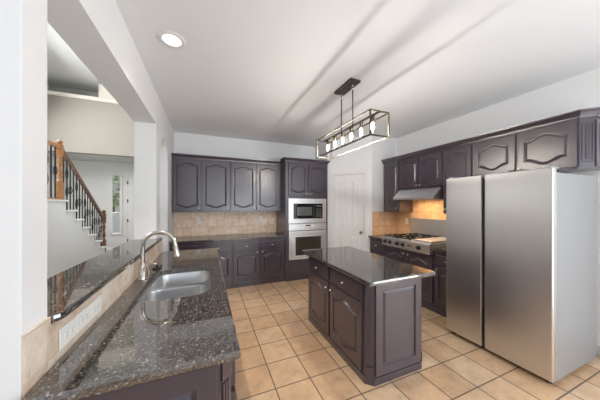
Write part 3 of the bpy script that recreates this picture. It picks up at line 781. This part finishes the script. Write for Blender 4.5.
# sink
sk = thing('kitchen_sink', 'double-bowl stainless sink set into the foreground countertop', 'sink', (-.2, 2.05, .69))
def bowl(P_, z1, dpt):
    mb = MB(); cx = sum(p[0] for p in P_) / len(P_); cy = sum(p[1] for p in P_) / len(P_)
    def lp(s_, z): return [mb.v((cx + (p[0] - cx) * s_, cy + (p[1] - cy) * s_, z)) for p in P_]
    L = [lp(1.0, z1), lp(.985, z1 - .01), lp(.96, z1 - dpt + .04), lp(.90, z1 - dpt + .008), lp(.80, z1 - dpt), lp(.12, z1 - dpt - .005)]
    L += [lp(.10, z1 - dpt - .012), lp(.82, z1 - dpt - .004), lp(.92, z1 - dpt + .004), lp(.975, z1 - dpt + .04), lp(1.004, z1 - .01), lp(1.015, z1)]
    for a, b_ in zip(L, L[1:] + L[:1]):
        for i in range(len(a)): mb.f([a[i], a[(i + 1) % len(a)], b_[(i + 1) % len(a)], b_[i]])
    b2 = mb.build('bowl', 'sinksteel', sk, True)
    MB().lathe([(0, -.004), (.02, -.003), (.043, .002), (.045, .004), (0, .004)], (cx, cy, z1 - dpt - .004), 2, 20).build('drain', 'chrome', b2, True)
bowl(SKN, .866, .21); bowl(SKF, .866, .18)
mb = granite_slab(rounded_rect(-.45, .04, 1.655, 2.435, .09, 8), .868, .8718, [SKN, SKF], .001); mb.build('rim', 'sinksteel', sk)
# faucet
fc = thing('kitchen_faucet', 'tall brushed nickel gooseneck faucet behind the sink', 'faucet', (-.487, 2.2, .91))
fx, fy = -.487, 2.2
MB().lathe([(0, 0), (.032, 0), (.032, .012), (.027, .02), (.027, .115), (.020, .13), (0, .13)], (fx, fy, .9105), 2, 20).build('base', 'nickel', fc, True)
pts = [(fx, fy, 1.03), (fx, fy, 1.17)]; R_ = .120
for i in range(1, 15):
    a = PI - i * (PI - .05) / 14
    pts.append((fx + R_ + R_ * math.cos(a), fy - .03 * i / 14, 1.17 + R_ * math.sin(a) * .98))
MB().tube(pts, .0165, 16).build('spout', 'nickel', fc, True)
e_ = Vector(pts[-1]); d_ = (Vector(pts[-1]) - Vector(pts[-2])).normalized()
MB().tube([e_, e_ + d_ * .025, e_ + d_ * .085, e_ + d_ * .10], [.017, .020, .027, .024], 14).build('spray_head', 'nickel', fc, True)
mb = MB().tube([(fx, fy + .015, .985), (fx + .01, fy - .052, .985)], [.016, .014], 12); mb.tube([(fx + .012, fy - .045, .985), (fx + .03, fy - .052, 1.03), (fx + .055, fy - .058, 1.065)], [.007, .006, .005], 8)
mb.build('handle', 'nickel', fc, True)
# small black sink stopper and soap pump behind the sink
sp = thing('soap_dispenser', 'slim nickel soap dispenser on the counter beyond the faucet', 'soap dispenser', (-.49, 2.40, .91))
MB().lathe([(0, 0), (.022, 0), (.022, .008), (.013, .012), (.013, .05), (0, .05)], (-.49, 2.40, .9105), 2, 16).build('base', 'nickel', sp, True)
MB().tube([(-.49, 2.40, .955), (-.49, 2.40, .985), (-.46, 2.395, .99), (-.42, 2.39, .98)], .006, 8).build('spout', 'nickel', sp, True)
tag(MB().lathe([(0, 0), (.038, 0), (.042, .008), (.03, .014), (.010, .016), (.010, .032), (.014, .036), (0, .040)], (-.44, 2.50, .9105), 2, 18).build('sink_stopper', 'black', None, True), 'round black rubber sink stopper on the counter beyond the sink', 'stopper')

# tile strip and raised bar top
tag(MB().box(-.5615, -.540, 1.136, 3.40, .9, 1.067).box(-.5478, -.540, 1.006, 1.136, .9, 1.098).build('tile_backsplash', 'splash_pen'), 'pale tile strip between the sink counter and the raised bar', 'backsplash')
tag(granite_slab([(-.84, 1.139), (-.56, 1.139), (-.535, 1.142), (-.521, 1.156), (-.515, 1.18), (-.525, 3.34), (-.545, 3.36), (-.84, 3.245), ], 1.0685, 1.10).build('bar_countertop', 'granite'), 'raised granite bar top on the half wall below the pass-through', 'countertop')

# ------------------------------------------------------------------ plates
def plate(origin, rz, wd, ht, label, kind, cat='outlet', group=None, slots=1):
    t = thing('wall_outlet' if kind == 'outlet' else 'light_switch', label, cat, origin, rz, group or ('white wall outlets' if kind == 'outlet' else None))
    MB().box(-wd / 2, wd / 2, -.006, -.0005, -ht / 2, ht / 2, .002).build('cover_plate', 'plate', t, world=False)
    for s_ in range(slots):
        cx = (s_ - (slots - 1) / 2) * .046
        if kind == 'outlet':
            horiz = wd > ht
            for q in (-.02, .02):
                c_ = (q, 0) if horiz else (cx, q)
                r = MB().box(c_[0] - .014, c_[0] + .014, -.008, -.006, c_[1] - .014, c_[1] + .014, .001).build('receptacle', 'plate', t, world=False)
                mb = MB()
                for u in (-.006, .006):
                    if horiz: mb.box(c_[0] - .004, c_[0] + .004, -.0086, -.008, c_[1] + u - .001, c_[1] + u + .001)
                    else: mb.box(c_[0] + u - .001, c_[0] + u + .001, -.0086, -.008, c_[1] - .004, c_[1] + .004)
                mb.build('slot', 'slot', r, world=False)
        else:
            MB().box(cx - .005, cx + .005, -.016, -.006, -.012, .012, .002).build('toggle', 'plate', t, world=False)
plate((-.15, BACK - .0112, 1.20), 0, .075, .12, 'white outlet on the back wall backsplash, the left one near the corner', 'outlet')
plate((1.09, BACK - .0112, 1.205), 0, .075, .12, 'white outlet on the back wall backsplash beside the oven tower', 'outlet')
plate((RIGHT - .0112, 3.345, 1.20), RZ, .075, .12, 'white outlet on the orange-lit backsplash left of the stainless backguard', 'outlet')
plate((-.70, 3.2498, 1.44), 0, .115, .12, 'white double light switch on the wall column past the bar', 'switch', 'light switch', slots=2)
for k, (yc, lab) in enumerate(((1.243, 'white sideways outlet on the pale tile strip, nearest the camera'), (1.370, 'white sideways outlet on the pale tile strip, middle of three'), (1.497, 'white sideways outlet on the pale tile strip, nearest the faucet'))):
    plate((-.5395, yc, .983), PI / 2, .122, .082, lab, 'outlet')

# ------------------------------------------------------------------ downlight and chandelier
dl = thing('ceiling_downlight', 'round recessed downlight glowing in the kitchen ceiling', 'downlight', (-.272, 2.165, CEIL))
MB().lathe([(.070, -.0005), (.105, -.0005), (.108, -.004), (.104, -.008), (.078, -.012), (.070, -.008), (.070, -.0005)], (-.272, 2.165, CEIL), 2, 32).build('trim_ring', 'trim', dl, True)
MB().lathe([(0, -.003), (.0695, -.003), (.0695, -.0005), (0, -.0005)], (-.272, 2.165, CEIL), 2, 32).build('lens', 'lamp', dl)
l_ = bpy.data.lights.new('downlight_lamp', 'SPOT'); l_.energy = 80; l_.color = (1, .88, .74); l_.spot_size = 1.5; l_.spot_blend = .7; l_.shadow_soft_size = .06
o_ = bpy.data.objects.new('downlight_lamp', l_); COL.objects.link(o_); o_.location = (-.272, 2.165, CEIL - .03)

CX, CY = 1.515, 2.24; Z1, Z0 = 2.41, 2.165; hw, hl_ = .11, .545
ch = thing('pendant_chandelier', 'open rectangular metal chandelier with a row of clear bulbs over the island', 'chandelier', (CX, CY, CEIL))
MB().box(CX - .067, CX + .067, CY - .172, CY + .172, CEIL - .025, CEIL - .0005, .003).build('canopy', 'bronze', ch)
for s_ in (-1, 1):
    y = CY + s_ * .115
    r = MB().tube([(CX, y, CEIL - .06), (CX, y, Z1 - .012)], .007, 10).build('rod', 'bronze', ch, True)
    mb = MB().lathe([(.011, -.030), (.013, -.045), (.011, -.055), (.011, -.062), (0, -.062)], (CX, y, CEIL), 2, 12)
    mb.lathe([(0, -.075), (.010, -.075), (.013, -.085), (.010, -.10), (0, -.10)], (CX, y, CEIL), 2, 12); mb.build('coupling', 'chrome', r, True)
mb = MB(); b = .006
for sx in (-1, 1):
    for sy in (-1, 1): mb.box(CX + sx * hw - b, CX + sx * hw + b, CY + sy * hl_ - b, CY + sy * hl_ + b, Z0, Z1)
    for z in (Z0 + b, Z1 - b): mb.box(CX + sx * hw - b, CX + sx * hw + b, CY - hl_, CY + hl_, z - b, z + b)
for sy in (-1, 1):
    for z in (Z0 + b, Z1 - b): mb.box(CX - hw, CX + hw, CY + sy * hl_ - b, CY + sy * hl_ + b, z - b, z + b)
mb.build('frame', 'frame', ch)
MB().box(CX - .012, CX + .012, CY - hl_ + b, CY + hl_ - b, Z1 - .014, Z1 - .001).build('socket_bar', 'frame', ch)
for k in range(6):
    y = CY + (k - 2.5) * .178
    so = MB().lathe([(0, 0), (.020, 0), (.023, -.008), (.020, -.016), (.020, -.055), (.016, -.06), (0, -.06)], (CX, y, Z1 - .014), 2, 14).build('socket', 'bronze', ch, True)
    MB().lathe([(.012, -.055), (.016, -.07), (.027, -.10), (.031, -.125), (.027, -.148), (.014, -.163), (0, -.168)], (CX, y, Z1 - .014), 2, 18).build('bulb', 'bulbglass', so, True)
    MB().tube([(CX, y + .008, Z1 - .085), (CX, y + .006, Z1 - .15), (CX, y - .006, Z1 - .15), (CX, y - .008, Z1 - .085)], .0045, 6).build('filament', 'filament', so)
    l_ = bpy.data.lights.new('bulb_lamp', 'POINT'); l_.energy = 4.4; l_.color = (1, .95, .89); l_.shadow_soft_size = .012
    o_ = bpy.data.objects.new('bulb_lamp', l_); COL.objects.link(o_); o_.location = (CX, y, Z1 - .192)
